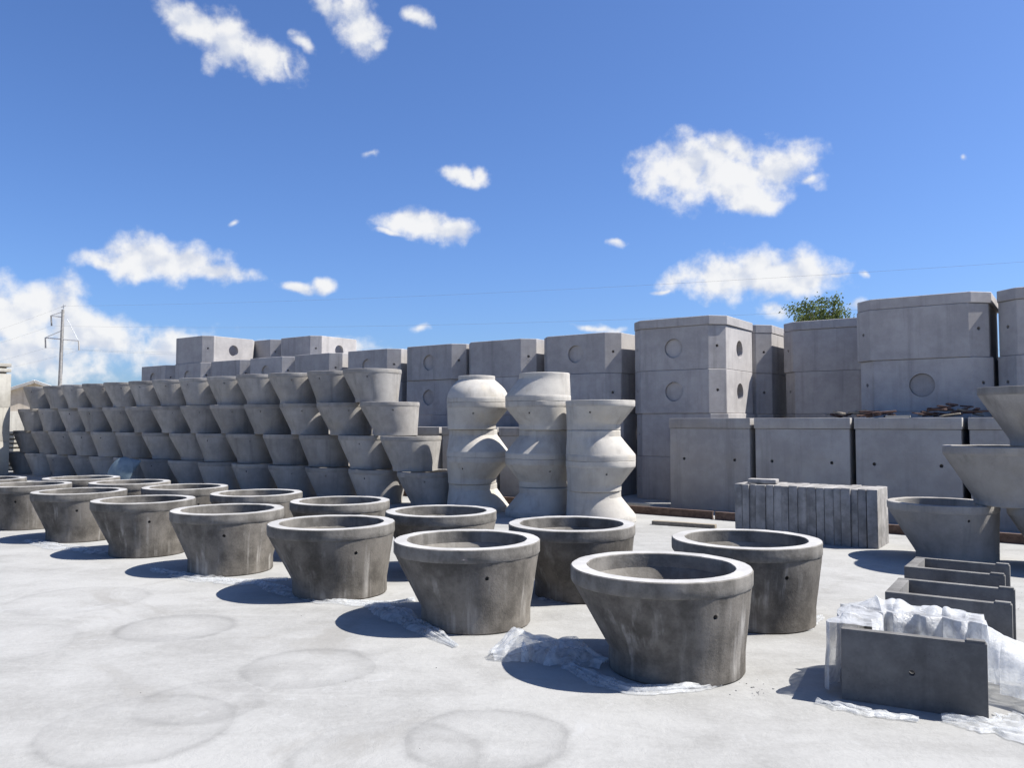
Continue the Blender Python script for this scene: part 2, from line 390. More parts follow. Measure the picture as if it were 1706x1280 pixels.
# ------------------------------------------------------------------ the ground
def sheet(name, pts, z, material, sub=1):
    bm = bmesh.new(); vs = [bm.verts.new((x, y, z)) for x, y in pts]; bm.faces.new(vs)
    o = link(name, bm_mesh(bm, name, material)); o['kind'] = 'structure'; return o
sheet('ground', [(-1500, -1500), (1500, -1500), (1500, 1500), (-1500, 1500)], -.012, M['earth'])
yc = [sv(-34, 9), sv(26, 9), sv(26, -28), sv(-34, -28)]
sheet('concrete_yard', [(p.x, p.y) for p in yc], 0, M['yard'])

# ------------------------------------------------------------------ eccentric cones
def cone_meshes(nm, H, Rr, rn, off, neck, collar, proud, wall, mats, seeds, hole_z, hole_a=-.75, neck_in=None, bulge=0.0):
    out = []
    for sd_ in seeds:
        zb = H - collar
        outer = [(rn - .008, 0, off), (rn, .01, off), (rn, neck * .5, off), (rn, neck, off)]
        for k in range(1, 6):
            t = k / 6; outer.append((rn + (Rr - rn) * t + bulge * math.sin(math.pi * t), neck + (zb - neck) * t, off * (1 - t)))
        outer += [(Rr, zb + .002, 0), (Rr - wall, zb + .002, 0)]
        inner = []
        ri = (neck_in or rn - wall)
        for k in range(1, 6):
            t = k / 6; inner.append(((Rr - wall) + (ri - Rr + wall) * t, zb + (neck - zb) * t, off * t))
        inner += [(ri, neck, off), (ri, 0, off)]
        # lifting hole low under the collar
        t = (hole_z - neck) / (zb - neck); rr_ = rn + (Rr - rn) * t; cc = off * (1 - t)
        cutters = []
        for ha in ((hole_a, hole_a + math.pi) if nm == 'tub' or sd_ % 2 == 0 else ()):
            cutters.append((Vector((cc + rr_ * math.cos(ha), rr_ * math.sin(ha), hole_z)), (math.cos(ha), math.sin(ha), 0), .015 if nm == 'tub' else .015, .09))
        body = cut(lathe(outer + inner, 72, .0035, sd_), cutters, nm + '_body', mats[0])
        if len(mats) > 3:                  # inner faces coloured paler to stand in for sun on the inside wall
            body.materials.append(mats[3])
            for f in body.polygons:
                c = f.center; tz = max(0, min(1, (c.z - neck) / (zb - neck)))
                ax = Vector((off * (1 - tz), 0, 0)); rad = Vector((c.x, c.y, 0)) - ax
                if f.normal.x * rad.x + f.normal.y * rad.y < -.2 * rad.length and rad.length < (rn + (Rr - rn) * tz) - wall * .5: f.material_index = 1
        Rc = Rr + proud
        col = [(Rc - .006, zb, 0), (Rc, zb + .012, 0), (Rc, (zb + H) / 2, 0), (Rc, H - .006, 0), (Rc - .006, H, 0),
               (Rr - wall + .008, H, 0), (Rr - wall + .003, H - .006, 0), (Rr - wall + .002, (zb + H) / 2, 0), (Rr - wall + .002, zb, 0)]
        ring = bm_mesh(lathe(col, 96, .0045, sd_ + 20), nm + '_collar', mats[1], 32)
        if len(mats) > 2:                  # sunlight painted in: up-facing faces get a paler colour than the sides
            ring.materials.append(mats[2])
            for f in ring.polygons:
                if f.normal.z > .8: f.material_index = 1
        out.append((body, ring))
    return out
def place_cone(var, name, loc, rz, label, group, cat='cone', flip=None, tilt=0.0):
    rot = (tilt, 0, rz)
    if flip: loc = Vector(loc) + Vector((0, 0, flip)); rot = (math.pi, 0, rz)
    e = empty(name, loc, rot); tag(e, label, cat, group)
    b = link('body', var[0], None, e); c = link('collar', var[1], None, e)
    return e

tubs = cone_meshes('tub', .605, .550, .41, .105, .13, .096, .007, .10, (M['tub'], M['tub_rim'], M['sun_painted_rim'], M['tub_inside']), (1, 2, 3), .40, -.45)
row_a = [(1100, 942), (778, 898), (553, 870), (380, 848), (240, 832), (133, 818), (45, 808), (-30, 800)]
row_b = [(1242, 897), (952, 872), (735, 851), (567, 834), (428, 821), (309, 811), (217, 803), (136, 796)]
ORD = ['first', 'second', 'third', 'fourth', 'fifth', 'sixth', 'seventh', 'eighth', 'ninth', 'tenth', 'eleventh', 'twelfth', 'thirteenth', 'fourteenth', 'fifteenth', 'sixteenth', 'seventeenth', 'eighteenth', 'nineteenth', 'twentieth']
lab_a = {0: 'biggest dark concrete tub of the outer row, translucent plastic heaped beside its base',
         1: 'dark concrete tub between the plastic-heaped end tub and the third tub of its row'}
lab_b = {0: 'dark concrete tub at the end of the inner row, beside the row of upright slabs'}
TUBS = {}
for rowname, row, lab in (('outer', row_a, lab_a), ('inner', row_b, lab_b)):
    for i, (px, py) in enumerate(row):
        p = at(px, py, .605); p.z = 0
        if i > 4 and rowname == 'outer' and px < 60:
            q = TUBS[('outer', i - 1)] - TUBS[('outer', i - 2)]; p = TUBS[('outer', i - 1)] + q
        TUBS[(rowname, i)] = p
        l = lab.get(i, ('%s weathered dark tub of the outer row, counted from the plastic-heaped tub' if rowname == 'outer' else '%s weathered dark tub of the inner row, counted from the upright slabs') % ORD[i])
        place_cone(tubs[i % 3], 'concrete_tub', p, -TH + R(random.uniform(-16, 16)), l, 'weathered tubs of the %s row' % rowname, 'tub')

cones = cone_meshes('cone', .62, .545, .40, .135, .07, .085, .006, .075, (M['cone'], M['cone']), (4, 5, 6), .47, -.9)
H = .62
tiers = [(14, -3.88, -19.6), (14, -4.25, -19.3), (13, -4.83, -18.95), (13, -5.28, -18.57)]
tn = ['bottom', 'second', 'third', 'top']
for k, (cnt, a, b) in enumerate(tiers):
    for i in range(cnt):
        s = a + (b - a) * i / (cnt - 1)
        jit = random.uniform(-.03, .03)
        place_cone(cones[random.randrange(3)], 'concrete_cone', sv(s + jit, -3.45 + random.uniform(-.04, .04), k * H + .001 * k), -TH + R(random.uniform(-22, 22)) - R(6 * (i % 3)),
                   '%s concrete cone of the pyramid\'s %s tier, counted from the cone columns' % (ORD[i], tn[k]) if i else 'grey concrete cone ending the %s tier, beside the three cone columns' % tn[k],
                   'pyramid cones, %s tier' % tn[k] if i else None, tilt=R(random.uniform(-.5, .5)))
# right hand cluster
for (s, v, k, l) in [(4.38, -4.2, 0, 'grey concrete cone standing on the ground beside the upright slabs'), (5.54, -4.2, 0, 'grey concrete cone on the ground next to the cone beside the slabs'),
                     (4.95, -4.2, 1, 'grey concrete cone resting across two ground cones near the slabs'), (5.30, -4.2, 2, 'grey concrete cone topmost over the two-cone base near the slabs')]:
    place_cone(cones[k], 'concrete_cone', sv(s, v, k * H + .001 * k), -TH + R(8 * k - 5), l, None)

# three columns of cones set rim to rim
colv = cone_meshes('ring', .455, .525, .41, .105, .09, .095, .006, .075, (M['cone_pale'], M['cone_pale']), (7, 8), .27, -1.7)
colt = cone_meshes('ringtop', .455, .525, .315, .03, .07, .085, .006, .075, (M['cone_pale'], M['cone_pale']), (9,), .24, -2.4, bulge=.045)
for ci, (s, seq, dirs, phrase) in enumerate([(-2.74, 'DRDRS', 180, 'column next to the pyramid stack'), (-1.5, 'DRDRD', 0, 'middle column'), (-.35, 'DRDR', 180, 'shortest column')]):
    for k, t in enumerate(seq):
        var = colt[0] if t == 'S' else colv[k % 2]
        rz = R(dirs + random.uniform(-25, 25)) - (R(15) if ci == 0 else 0)
        pos = ['lowest', 'second', 'third', 'fourth', 'fifth'][k]
        pos = 'top' if k == len(seq) - 1 else pos
        place_cone(var, 'concrete_cone', sv(s, -3.45, k * .4565), rz, '%s pale concrete cone of the %s, wide rim %s' % (pos, phrase, 'up' if t == 'R' else 'down'), None,
                   flip=None if t == 'R' else .455)

# ------------------------------------------------------------------ octagonal boxes
OW, OC, OH, WALL = 1.9, .25, .83, .11
def octa(w, c):
    h = w / 2
    return [(h - c, -h), (h, -h + c), (h, h - c), (h - c, h), (-h + c, h), (-h, h - c), (-h, -h + c), (-h + c, -h)]
def octa_ring(w, c, wall, z0, z1, seed=0):
    bm = bmesh.new(); k = (w - 2 * wall) / w
    o = octa(w, c); i = octa(w - 2 * wall, c - wall * .586)
    V4 = [[bm.verts.new((x, y, z)) for x, y in pts] for pts in (o, i) for z in (z0, z1)]
    ob, ot, ib, it = V4
    for a in range(8):
        b = (a + 1) % 8
        bm.faces.new((ob[a], ob[b], ot[b], ot[a])); bm.faces.new((ib[b], ib[a], it[a], it[b]))
        bm.faces.new((ot[a], ot[b], it[b], it[a])); bm.faces.new((ob[b], ob[a], ib[a], ib[b]))
    bmesh.ops.bevel(bm, geom=[e for e in bm.edges], offset=.008, segments=1, affect='EDGES')
    bmesh.ops.recalc_face_normals(bm, faces=bm.faces[:])
    return bm
def octa_mesh(front, end, seed):
    h = OW / 2; cz = OH * .50; cuts = []
    if front: cuts.append((Vector((0, -h, cz)), (0, 1, 0), .185, .13))
    if end: cuts.append((Vector((h, 0, cz)), (1, 0, 0), .17, .6))
    q = h - OC / 2
    for sx in (1, -1): cuts.append((Vector((sx * q, -q, cz + .02)), (sx, -1, 0), .028, .2))
    return cut(octa_ring(OW, OC, WALL, 0, OH - .004, seed), cuts, 'octagonal_box', M['box'], 14)
OM = {(f, e): octa_mesh(f, e, 0) for f in (0, 1) for e in (0, 1)}
def disc(r, d, material):
    bm = bmesh.new(); bmesh.ops.create_cone(bm, cap_ends=True, segments=28, radius1=r, radius2=r * .96, depth=d)
    bmesh.ops.rotate(bm, verts=bm.verts[:], cent=(0, 0, 0), matrix=Matrix.Rotation(math.pi / 2, 3, 'X'))
    return bm_mesh(bm, 'knockout', material, 40)
KN = disc(.1845, .012, M['box'])
lidm = octa_ring(OW + .03, OC + .005, .35, 0, .17); LID = bm_mesh(lidm, 'cover_slab', M['box'], 14)
lev_names = ['bottom', 'second', 'third', 'fourth', 'fifth']
def octa_stack(s_edge, v0, n, phrase, circles=(), ends=(), lid=False, from_level=0):
    """s_edge: position of the edge between front face and near chamfer"""
    sc = s_edge + OC - OW / 2; vc = v0 + OW / 2
    for k in range(from_level, n):
        ds, dv, dr = random.uniform(-.025, .025), random.uniform(-.02, .02), R(random.uniform(-.6, .6))
        pos = 'top' if k == n - 1 else lev_names[k]
        e = empty('octagonal_box', sv(sc + ds, vc + dv, k * OH), (0, 0, -TH + dr))
        f = 1 if k in circles else 0
        tag(e, '%s octagonal concrete box of the %s' % (pos, phrase), 'concrete box', 'octagonal concrete boxes')
        link('wall', OM[(f, 1 if k in ends else 0)], None, e)
        if f: link('knockout_disc', KN, None, e, (0, -OW / 2 + .052, OH * .5))
    if lid:
        tag(link('cover_slab', LID, None, None, sv(sc, vc, n * OH), (0, 0, -TH + R(.4))), 'octagonal cover slab on the %s' % phrase, 'cover slab', 'octagonal cover slabs')
octa_stack(0, 0, 4, 'capped stack with two round holes in its sunlit end', (2, 3), (2, 3), True)
ordn = ['first', 'second', 'third', 'fourth', 'fifth', 'sixth', 'seventh']
for i, (t, circ) in enumerate([(2.2, (3,)), (4.27, ()), (6.27, (2, 3)), (8.36, (3,)), (10.46, ()), (12.43, (3,)), (14.36, ())]):
    octa_stack(-t, 0, 4, '%s uncapped stack along from the holed capped stack' % ordn[i], circ, (1,))
octa_stack(-16.3, 0, 5, 'five-high stack at the far end of the row', (3,), (3, 4))
octa_stack(-18.3, 0, 4, 'stack beyond the five-high stack at the row end', (3,), ())
octa_stack(-13.62, 1.97, 5, 'five-high back-row stack with holed end', (), (4,))
octa_stack(-15.58, 1.97, 5, 'narrow-looking five-high back-row stack', (), ())
octa_stack(.20, 1.97, 4, 'capped stack squeezed behind the holed capped stack', (), (), True)
octa_stack(2.37, 1.97, 4, 'capped back-row stack below the green tree', (), (), True)
octa_stack(4.28, -.25, 4, 'big capped stack behind the scrap timber', (2,), (), True)
octa_stack(6.28, -.25, 4, 'capped stack beyond the one behind the scrap timber', (), (), True)

# ------------------------------------------------------------------ rectangular tanks with lids
def rect_tank(s0, s1, h, depth, v, label, lid=.17):
    L_ = s1 - s0
    e = empty('rectangular_tank', sv((s0 + s1) / 2, v + depth / 2), (0, 0, -TH + R(random.uniform(-.5, .5))))
    tag(e, label, 'concrete tank', 'lidded rectangular tanks')
    b = box_bm(L_ - .03, depth - .03, h - lid - .004, .01)
    cuts = [(Vector((sx * L_ * .31, -depth / 2 + .015, (h - lid) * .62)), (0, 1, 0), .026, .2) for sx in (-1, 1)]
    link('body', cut(b, cuts, 'tank_body', M['boxrect'], 20), None, e)
    link('lid', box_mesh('tank_lid', L_, depth, lid, M['boxrect'], .010, .003, seed=s0), None, e, (0, 0, h - lid))
rect_tank(-.26, 1.19, 1.56, .9, -1.2, 'lidded concrete tank beside the holed capped stack')
rect_tank(1.25, 2.74, 1.56, .9, -1.2, 'lidded concrete tank between its neighbour tanks, behind the upright slabs')
rect_tank(2.80, 4.25, 1.56, .9, -1.2, 'lidded concrete tank carrying the larger scrap timber heap')
rect_tank(4.32, 5.80, 1.56, .9, -1.2, 'lidded concrete tank partly hidden behind the stacked right-hand cones')
for i, (a, b) in enumerate([(-7.05, -5.59), (-5.52, -4.05), (-3.99, -2.52)]):
    rect_tank(a, b, 1.385, .9, -1.2, 'low lidded concrete tank behind the %s' % ['pyramid end', 'gap between pyramid and cone columns', 'cone columns'][i])

# ------------------------------------------------------------------ upright slabs
x = 0.0; L_tot = 1.72; S_END = 3.67
ths = []
while x < L_tot:
    t = random.uniform(.075, .125); ths.append(t); x += t + .004
for i, t in enumerate(ths):
    x0 = sum(ths[:i]) + .004 * i
    hgt = random.uniform(.688, .70) ; dep = random.uniform(.58, .63)
    me = box_mesh('slab', t, dep, hgt, M['slab'], .008, .006, seed=i)
    o = link('slab', me, None, None, sv(S_END - x0 - t / 2, -3.95 + .3 + random.uniform(-.012, .012), 0), (0, R(random.uniform(-.12, .10)), -TH + R(random.uniform(-.35, .35))))
    tag(o, '%s slab of the upright row, counted from its sunlit end' % ORD[min(i, 19)] if i else 'end slab of the upright row, its broad face turned to the sun', 'slab', 'slabs stood on edge in a row')
o = link('slab', box_mesh('slab', .36, .20, .05, M['slab'], .006, .004, seed=50), None, None, sv(S_END - 1.42, -3.75, .703), (0, 0, -TH + R(6)))
tag(o, 'short slab lying flat on top of the upright slab row', 'slab')

# ------------------------------------------------------------------ steel beam, timbers, scrap
def beam(name, a, b, h, w, material, label, cat, seed=0, channel=False):
    a = Vector(a); b = Vector(b); d = b - a; L_ = d.length
    if channel:
        bm = bmesh.new(); t = .014
        prof = [(-w/2, 0), (w/2, 0), (w/2, t), (-w/2 + t + .02, t), (-w/2 + t + .02, h - t), (w/2, h - t), (w/2, h), (-w/2, h)]
        ends = [[bm.verts.new((x_, y, z)) for y, z in prof] for x_ in (-L_/2, L_/2)]
        for k in range(8): bm.faces.new((ends[0][k], ends[0][(k+1) % 8], ends[1][(k+1) % 8], ends[1][k]))
        bm.faces.new(ends[0]); bm.faces.new(ends[1][::-1])
    else:
        bm = box_bm(L_, w, h, .006)
        bmesh.ops.subdivide_edges(bm, edges=[e for e in bm.edges if abs((e.verts[0].co - e.verts[1].co).x) > L_ * .5], cuts=5)
        for v in bm.verts: v.co += Vector(noise.noise_vector(v.co * 2 + Vector((seed * 7, 0, 0)))) * .008
        lo = min(v.co.z for v in bm.verts)
        for v in bm.verts: v.co.z -= lo
    me = bm_mesh(bm, name, material, 40)
    mid = (a + b) / 2
    o = link(name, me, None, None, mid, (0, -math.asin(d.z / L_), math.atan2(d.y, d.x)))
    return tag(o, label, cat)
beam('steel_beam', sv(-6.5, -2.28), sv(.98, -2.3), .12, .07, M['rust'], 'long rusty brown steel channel lying before the tanks', 'beam', channel=True)
beam('steel_beam', sv(1.03, -2.33), sv(8.5, -2.6), .12, .07, M['rust'], 'rusty steel channel running behind the right-hand cones', 'beam', channel=True)
beam('timber', sv(-1.6, -1.75), sv(-.36, -1.7), .10, .12, M['cream'], 'pale sunlit kerb block lying between rusty channel and tank', 'kerb block', 3)
beam('timber', at(1088, 874), at(1193, 881), .055, .10, M['wood'], 'short weathered timber lying on the yard before the rusty channel', 'timber', 5)
def scrap(s0, s1, n, hmax, label, group, piece='scrap_timber'):
    for i in range(n):
        f = random.random(); s = s0 + (s1 - s0) * f
        pile = math.sin(math.pi * min(1, max(0, f))) ** .7
        L_ = random.uniform(.12, .36); h = random.uniform(.015, .03); w = random.uniform(.03, .07)
        me = box_mesh('scrap', L_, w, h, M['wood'] if random.random() < .18 else M['scrap'], .003, .004, seed=i)
        z = 1.562 + (i / n) * hmax * pile
        o = link(piece, me, None, None, sv(s, -.72 + random.uniform(-.36, .2), z + abs(L_ * .08)), (R(random.uniform(-9, 9)), R(random.uniform(-13, 13)), -TH + R(random.uniform(-70, 70))))
        tag(o, label, 'scrap timber', group)
scrap(2.3, 3.45, 26, .07, 'broken reddish timber offcut in the low spread heap on two tank lids', 'low spread timber heap')
scrap(3.68, 4.45, 34, .17, 'broken reddish timber offcut in the taller heap by the right-hand cones', 'tall timber heap')
tag(link('timber_strip', box_mesh('strip', .34, .05, .03, M['cream'], .003), None, None, sv(3.4, -1.1, 1.563), (0, 0, -TH + .1)), 'pale short strip lying on a tank lid between two timber heaps', 'timber')

# ------------------------------------------------------------------ three-sided frames
def u_frame(fl, fr, h, depth, name_label, wall=.055):
    d = (fr - fl); L_ = d.length; ang = math.atan2(d.y, d.x)
    e = empty('three_sided_frame', fl, (0, 0, ang)); tag(e, name_label, 'concrete frame', None)
    b = box_bm(L_, wall, h, .006, .003); bmesh.ops.translate(b, verts=b.verts[:], vec=(L_ / 2, wall / 2, 0))
    link('front_panel', cut(b, [(Vector((L_ * .5, 0, h * .5)), (0, 1, 0), .016, .4)], 'front_panel', M['frame'], 20), None, e)
    b = box_bm(L_, wall, h, .006, .003); bmesh.ops.translate(b, verts=b.verts[:], vec=(L_ / 2, depth - wall / 2, 0))
    link('back_panel', bm_mesh(b, 'back_panel', M['frame'], 20), None, e)
    b = box_bm(wall + .02, depth - 2 * wall - .004, h - .003, .004, .002); bmesh.ops.translate(b, verts=b.verts[:], vec=((wall + .02) / 2 + .001, depth / 2, 0))
    link('end_panel', bm_mesh(b, 'end_panel', M['frame'], 20), None, e)
    for y in (wall / 2, depth - wall / 2):
        b = box_bm(.085, wall - .008, .020, .004, .001)
        link('end_lug', bm_mesh(b, 'end_lug', M['frame'], 20), None, e, (L_ - .048, y, h - .008))
    return e
fh = .38
fA = at(1403, 1166); fB = at(1648, 1203)
fd = (fB - fA).normalized()
u_frame(fA, fB, fh, .62, 'dark concrete frame wrapped over its back in white plastic')
p2 = at(1474, 986, fh); p2.z = 0; q2 = at(1686, 1009, fh); q2.z = 0
u_frame(p2, q2, fh, .58, 'bare dark concrete frame between the wrapped and farthest frames')
p3 = at(1506, 944, fh); p3.z = 0; q3 = at(1674, 960, fh); q3.z = 0
u_frame(p3, q3, fh, .55, 'bare dark concrete frame closest to the right-hand cones')

# ------------------------------------------------------------------ plastic film
def crumple(p, a, seed, sc=5.0):
    o = Vector((seed * 13.7, seed * 3.1, 0))
    r = noise.ridged_multi_fractal(p * sc + o, .9, 2.1, 4, 1.0, 2.0) - 1.0
    d = noise.noise_vector(p * sc * .8 + o)
    return Vector((d.x * .5, d.y * .5, r * .8 + d.z * .3)) * a
def ground_film(pts, widths, label, seed, amp=.03, hump=None, material='film', n=90, m=30, group=None):
    """a strip of film lying along ground points, bunched into folds"""
    bm = bmesh.new(); grid = []
    acc = [0]
    for i in range(1, len(pts)): acc.append(acc[-1] + (pts[i] - pts[i - 1]).length)
    def samp(arr, t):
        x_ = t * acc[-1]
        for i in range(1, len(acc)):
            if x_ <= acc[i] + 1e-9:
                f = (x_ - acc[i - 1]) / (acc[i] - acc[i - 1]); f = f * f * (3 - 2 * f) if not isinstance(arr[0], Vector) else f
                return arr[i - 1] * (1 - f) + arr[i] * f
        return arr[-1]
    for i in range(n + 1):
        t = i / n; c = samp(pts, t); c2 = samp(pts, min(1, t + .02)); c1 = samp(pts, max(0, t - .02))
        d = (c2 - c1).normalized(); s = Vector((-d.y, d.x, 0)); w = samp(widths, t) * (1 + .6 * noise.noise(Vector((t * 7, seed * 5.0, 0))) + .3 * noise.noise(Vector((t * 21, seed * 2.0, 4))))
        hh = samp(hump, t) if hump else 0.0
        row = []
        for j in range(m + 1):
            q = j / m * 2 - 1
            edge = 1 - abs(q) ** 3
            p = c + s * (q * w / 2)
            wq = noise.noise(Vector((t * 5, q * 2, seed * 3.3)))
            fold = abs(math.sin(q * 7.5 + wq * 3.2 + seed)) ** 1.6 * (.5 + .5 * noise.noise(Vector((t * 7, q * 3, seed + 9.1)))) * 1.2
            f = crumple(Vector((p.x, p.y, seed)), amp * (.35 + .65 * edge) * .5, seed, 5); f.z = abs(f.z) * .5 + fold * amp
            p = p + Vector((f.x, f.y, 0)) * 1.3
            p.z = .006 + abs(f.z) * edge + hh * max(0, 1 - q * q) ** .6 * (.75 + .5 * noise.noise(Vector((p.x * 6, p.y * 6, seed)))) + (1 + q) * .0008
            row.append(bm.verts.new(p))
        grid.append(row)
    for i in range(n):
        for j in range(m): bm.faces.new((grid[i][j], grid[i + 1][j], grid[i + 1][j + 1], grid[i][j + 1]))
    me = bm_mesh(bm, 'film', M[material]); 
    for p in me.polygons: p.use_smooth = True
    return tag(link('plastic_film', me), label, 'plastic film', group)
ground_film([at(818, 1098), at(870, 1092), at(935, 1095), at(1010, 1112)], [.14, .34, .36, .16], 'translucent plastic film heaped in the shadow of the biggest tub', 1, .05, [.03, .15, .10, .02], 'film', 80, 36)
ground_film([at(945, 1112), at(1000, 1138), at(1060, 1153), at(1150, 1151), at(1200, 1143)], [.10, .16, .15, .10, .04], 'plastic film trailing along the foot of the biggest tub', 2, .035, None, 'film')
ground_film([at(610, 1008), at(660, 1028), at(715, 1056), at(760, 1080)], [.10, .24, .16, .05], 'plastic film strip crossing the shadow of the second outer tub', 3, .03, [.0, .05, .04, .0], 'film')
ground_film([at(425, 972), at(480, 988), at(545, 1003), at(640, 1010), at(690, 1002)], [.10, .22, .22, .18, .05], 'plastic film strip at the foot of the third outer tub', 4, .03, None, 'film')
ground_film([at(255, 950), at(310, 962), at(400, 972), at(480, 968)], [.10, .24, .25, .08], 'plastic film strip at the foot of the fourth outer tub', 5, .03, None, 'film')
ground_film([at(50, 902), at(95, 912), at(160, 920), at(290, 925)], [.2, .3, .28, .1], 'plastic film strip at the foot of the fifth outer tub', 6, .03, None, 'film')
ground_film([at(1245, 1035), at(1275, 1046), at(1330, 1046), at(1368, 1030)], [.08, .22, .2, .06], 'plastic film strip around the foot of the inner end tub', 7, .035, None, 'film')
ground_film([at(898, 1000), at(940, 1004), at(975, 998)], [.06, .14, .06], 'small plastic film scrap between two tubs', 8, .02, None, 'film', 40, 16)
ground_film([at(1360, 1172), at(1400, 1180), at(1450, 1192), at(1530, 1204)], [.06, .11, .09, .03], 'white plastic edge along the foot of the wrapped frame', 9, .03, None, 'film', 70, 20)
ground_film([at(1570, 1203), at(1610, 1207), at(1680, 1216), at(1800, 1222)], [.05, .18, .34, .5], 'white plastic sheet spread on the ground off the wrapped frame end', 10, .035, None, 'film', 80, 34)
# a short upstanding tuft of film at the frame corner
def frame_film():
    bm = bmesh.new(); dx = fd; dy = Vector((-fd.y, fd.x, 0)); L_ = (fB - fA).length; D = .62
    # path along the top: front corner of end panel, back corner, along the back panel, over the open end, down to the ground
    path = [(-.01, .06, fh - .005), (.0, .25, fh + .02), (.03, D - .10, fh + .025), (.14, D - .02, fh + .045), (L_ * .35, D + .0, fh + .04), (L_ * .55, D, fh + .02), (L_ * .72, D, fh + .03), (L_ * .9, D - .03, fh + .01),
            (L_ + .10, D - .08, fh - .06), (L_ + .32, D - .12, fh - .17), (L_ + .7, D - .2, .08)]
    sides = [(-1, 0), (-1, 0), (-.85, .5), (-.3, 1), (0, 1), (0, 1), (0, 1), (.0, 1), (.15, 1), (.2, 1), (.2, 1)]
    NN, MM = 190, 64; grid = []
    k = len(path) - 1
    for i in range(NN + 1):
        t = i / NN * k; a = min(int(t), k - 1); f = t - a; f2 = f * f * (3 - 2 * f)
        pa, pb = path[a], path[a + 1]; c = [pa[q] * (1 - f2) + pb[q] * f2 for q in range(3)]
        oa, ob = sides[a], sides[a + 1]; on = Vector((oa[0] * (1 - f2) + ob[0] * f2, oa[1] * (1 - f2) + ob[1] * f2)).normalized()
        top = c[2] + 0.04 * noise.noise(Vector((t * 1.1, 3.3, 0))) + .025 * noise.noise(Vector((t * 2.3, 8.3, 0)))
        row = []
        for j in range(MM + 1):
            q = j / MM * 2 - 1               # -1 inside foot, 0 crest, +1 outside foot
            spread = (.20 if q < 0 else (.07 if t < 2 else .15)) + .03 * math.sin(t * 5)
            if t > 8: spread += .16 * (t - 8)
            inside = (q < 0)
            off = math.copysign(abs(math.sin(q * 1.45)) ** .85, q) * spread
            low = .05 if inside else .02
            if inside and t < 8: low = .10
            z = low + (top - low) * max(0, 1 - abs(q) ** 2.2)
            p2d = Vector((c[0], c[1])) + on * off
            p = fA + dx * p2d.x + dy * p2d.y; p.z = z
            cr = crumple(Vector((p.x * 1.2, p.y * 1.2, p.z + i * .002)), .026, 21, 2.0) + crumple(p, .012, 5, 5.0)
            p += Vector((cr.x, cr.y, cr.z * (.7 if z > .1 else .15)))
            p.z = max(p.z, .008 + .002 * (q + 1))
            # keep the film outside the back and end panels
            loc = p - fA; lx, ly = loc.dot(dx), loc.dot(dy)
            if abs(q) < .6 and lx < L_ + .02 and p.z < fh + .012: p.z = fh + .012
            if t < 2.6 and lx > -.01 and lx < .09 and ly < D: p.z = max(p.z, fh + .014)
            row.append(bm.verts.new(p))
        grid.append(row)
    for i in range(NN):
        for j in range(MM): bm.faces.new((grid[i][j], grid[i + 1][j], grid[i + 1][j + 1], grid[i][j + 1]))
    me = bm_mesh(bm, 'film', M['film_white'])
    for p in me.polygons: p.use_smooth = True
    tag(link('plastic_film', me), 'billowing crumpled white plastic sheet draped over the back of a concrete frame', 'plastic film')
frame_film()

# ------------------------------------------------------------------ crumbs on the yard
def crumbs():
    bm = bmesh.new(); rr = random.Random(3)
    spots = [(1262, 1150, 45, 14, 18), (700, 1100, 600, 170, 18), (1690, 1010, 20, 30, 16)]
    for (px, py, a, b, n) in spots:
        for _ in range(n):
            c = at(px + rr.gauss(0, .5) * a, max(960, py + rr.gauss(0, .5) * b)); r = rr.uniform(.002, .006)
            g0 = bmesh.ops.create_icosphere(bm, subdivisions=1, radius=r)
            for v in g0['verts']:
                v.co = Vector((v.co.x * rr.uniform(.7, 1.4), v.co.y * rr.uniform(.7, 1.4), v.co.z * .7)) + c + Vector((0, 0, r * .4))
    o = link('pebbles', bm_mesh(bm, 'pebbles', M['pebble'])); o['kind'] = 'stuff'; o['label'] = 'loose grey crumbs scattered over the pale yard floor'; o['category'] = 'pebbles'
crumbs()

# ------------------------------------------------------------------ dark funnel by the pyramid foot
def funnel():
    c = sv(-12.0, -4.75); bm = bmesh.new(); n = 40
    ax = Vector((-.35, -.85, .28)).normalized(); t1 = ax.cross(Vector((0, 0, 1))).normalized(); t2 = t1.cross(ax)
    rad = .36; base = Vector((0, 0, .34)); apex = Vector((.42, .1, .60))
    rings = []
    for (r, f) in ((1.0, 0), (1.0, .05), (.7, .35), (.35, .7), (.06, 1.0)):
        rings.append([bm.verts.new(base.lerp(apex, f) + (t1 * math.cos(2 * math.pi * k / n) + t2 * math.sin(2 * math.pi * k / n)) * rad * r) for k in range(n)])
    for i in range(4):
        for k in range(n): bm.faces.new((rings[i][k], rings[i][(k + 1) % n], rings[i + 1][(k + 1) % n], rings[i + 1][k]))
    dome = [bm.verts.new(base + ax * .07 + (t1 * math.cos(2 * math.pi * k / n) + t2 * math.sin(2 * math.pi * k / n)) * rad * .55) for k in range(n)]
    for k in range(n): bm.faces.new((rings[0][k], rings[0][(k + 1) % n], dome[(k + 1) % n], dome[k]))
    bm.faces.new(dome); bm.faces.new(rings[-1])
    lo = min(v.co.z for v in bm.verts)
    for v in bm.verts: v.co.z -= lo
    o = link('metal_funnel', bm_mesh(bm, 'funnel', M['funnel'], 30), None, None, c)
    tag(o, 'dark blue green cone-shaped cap leaning at the foot of the pyramid', 'funnel')
funnel()

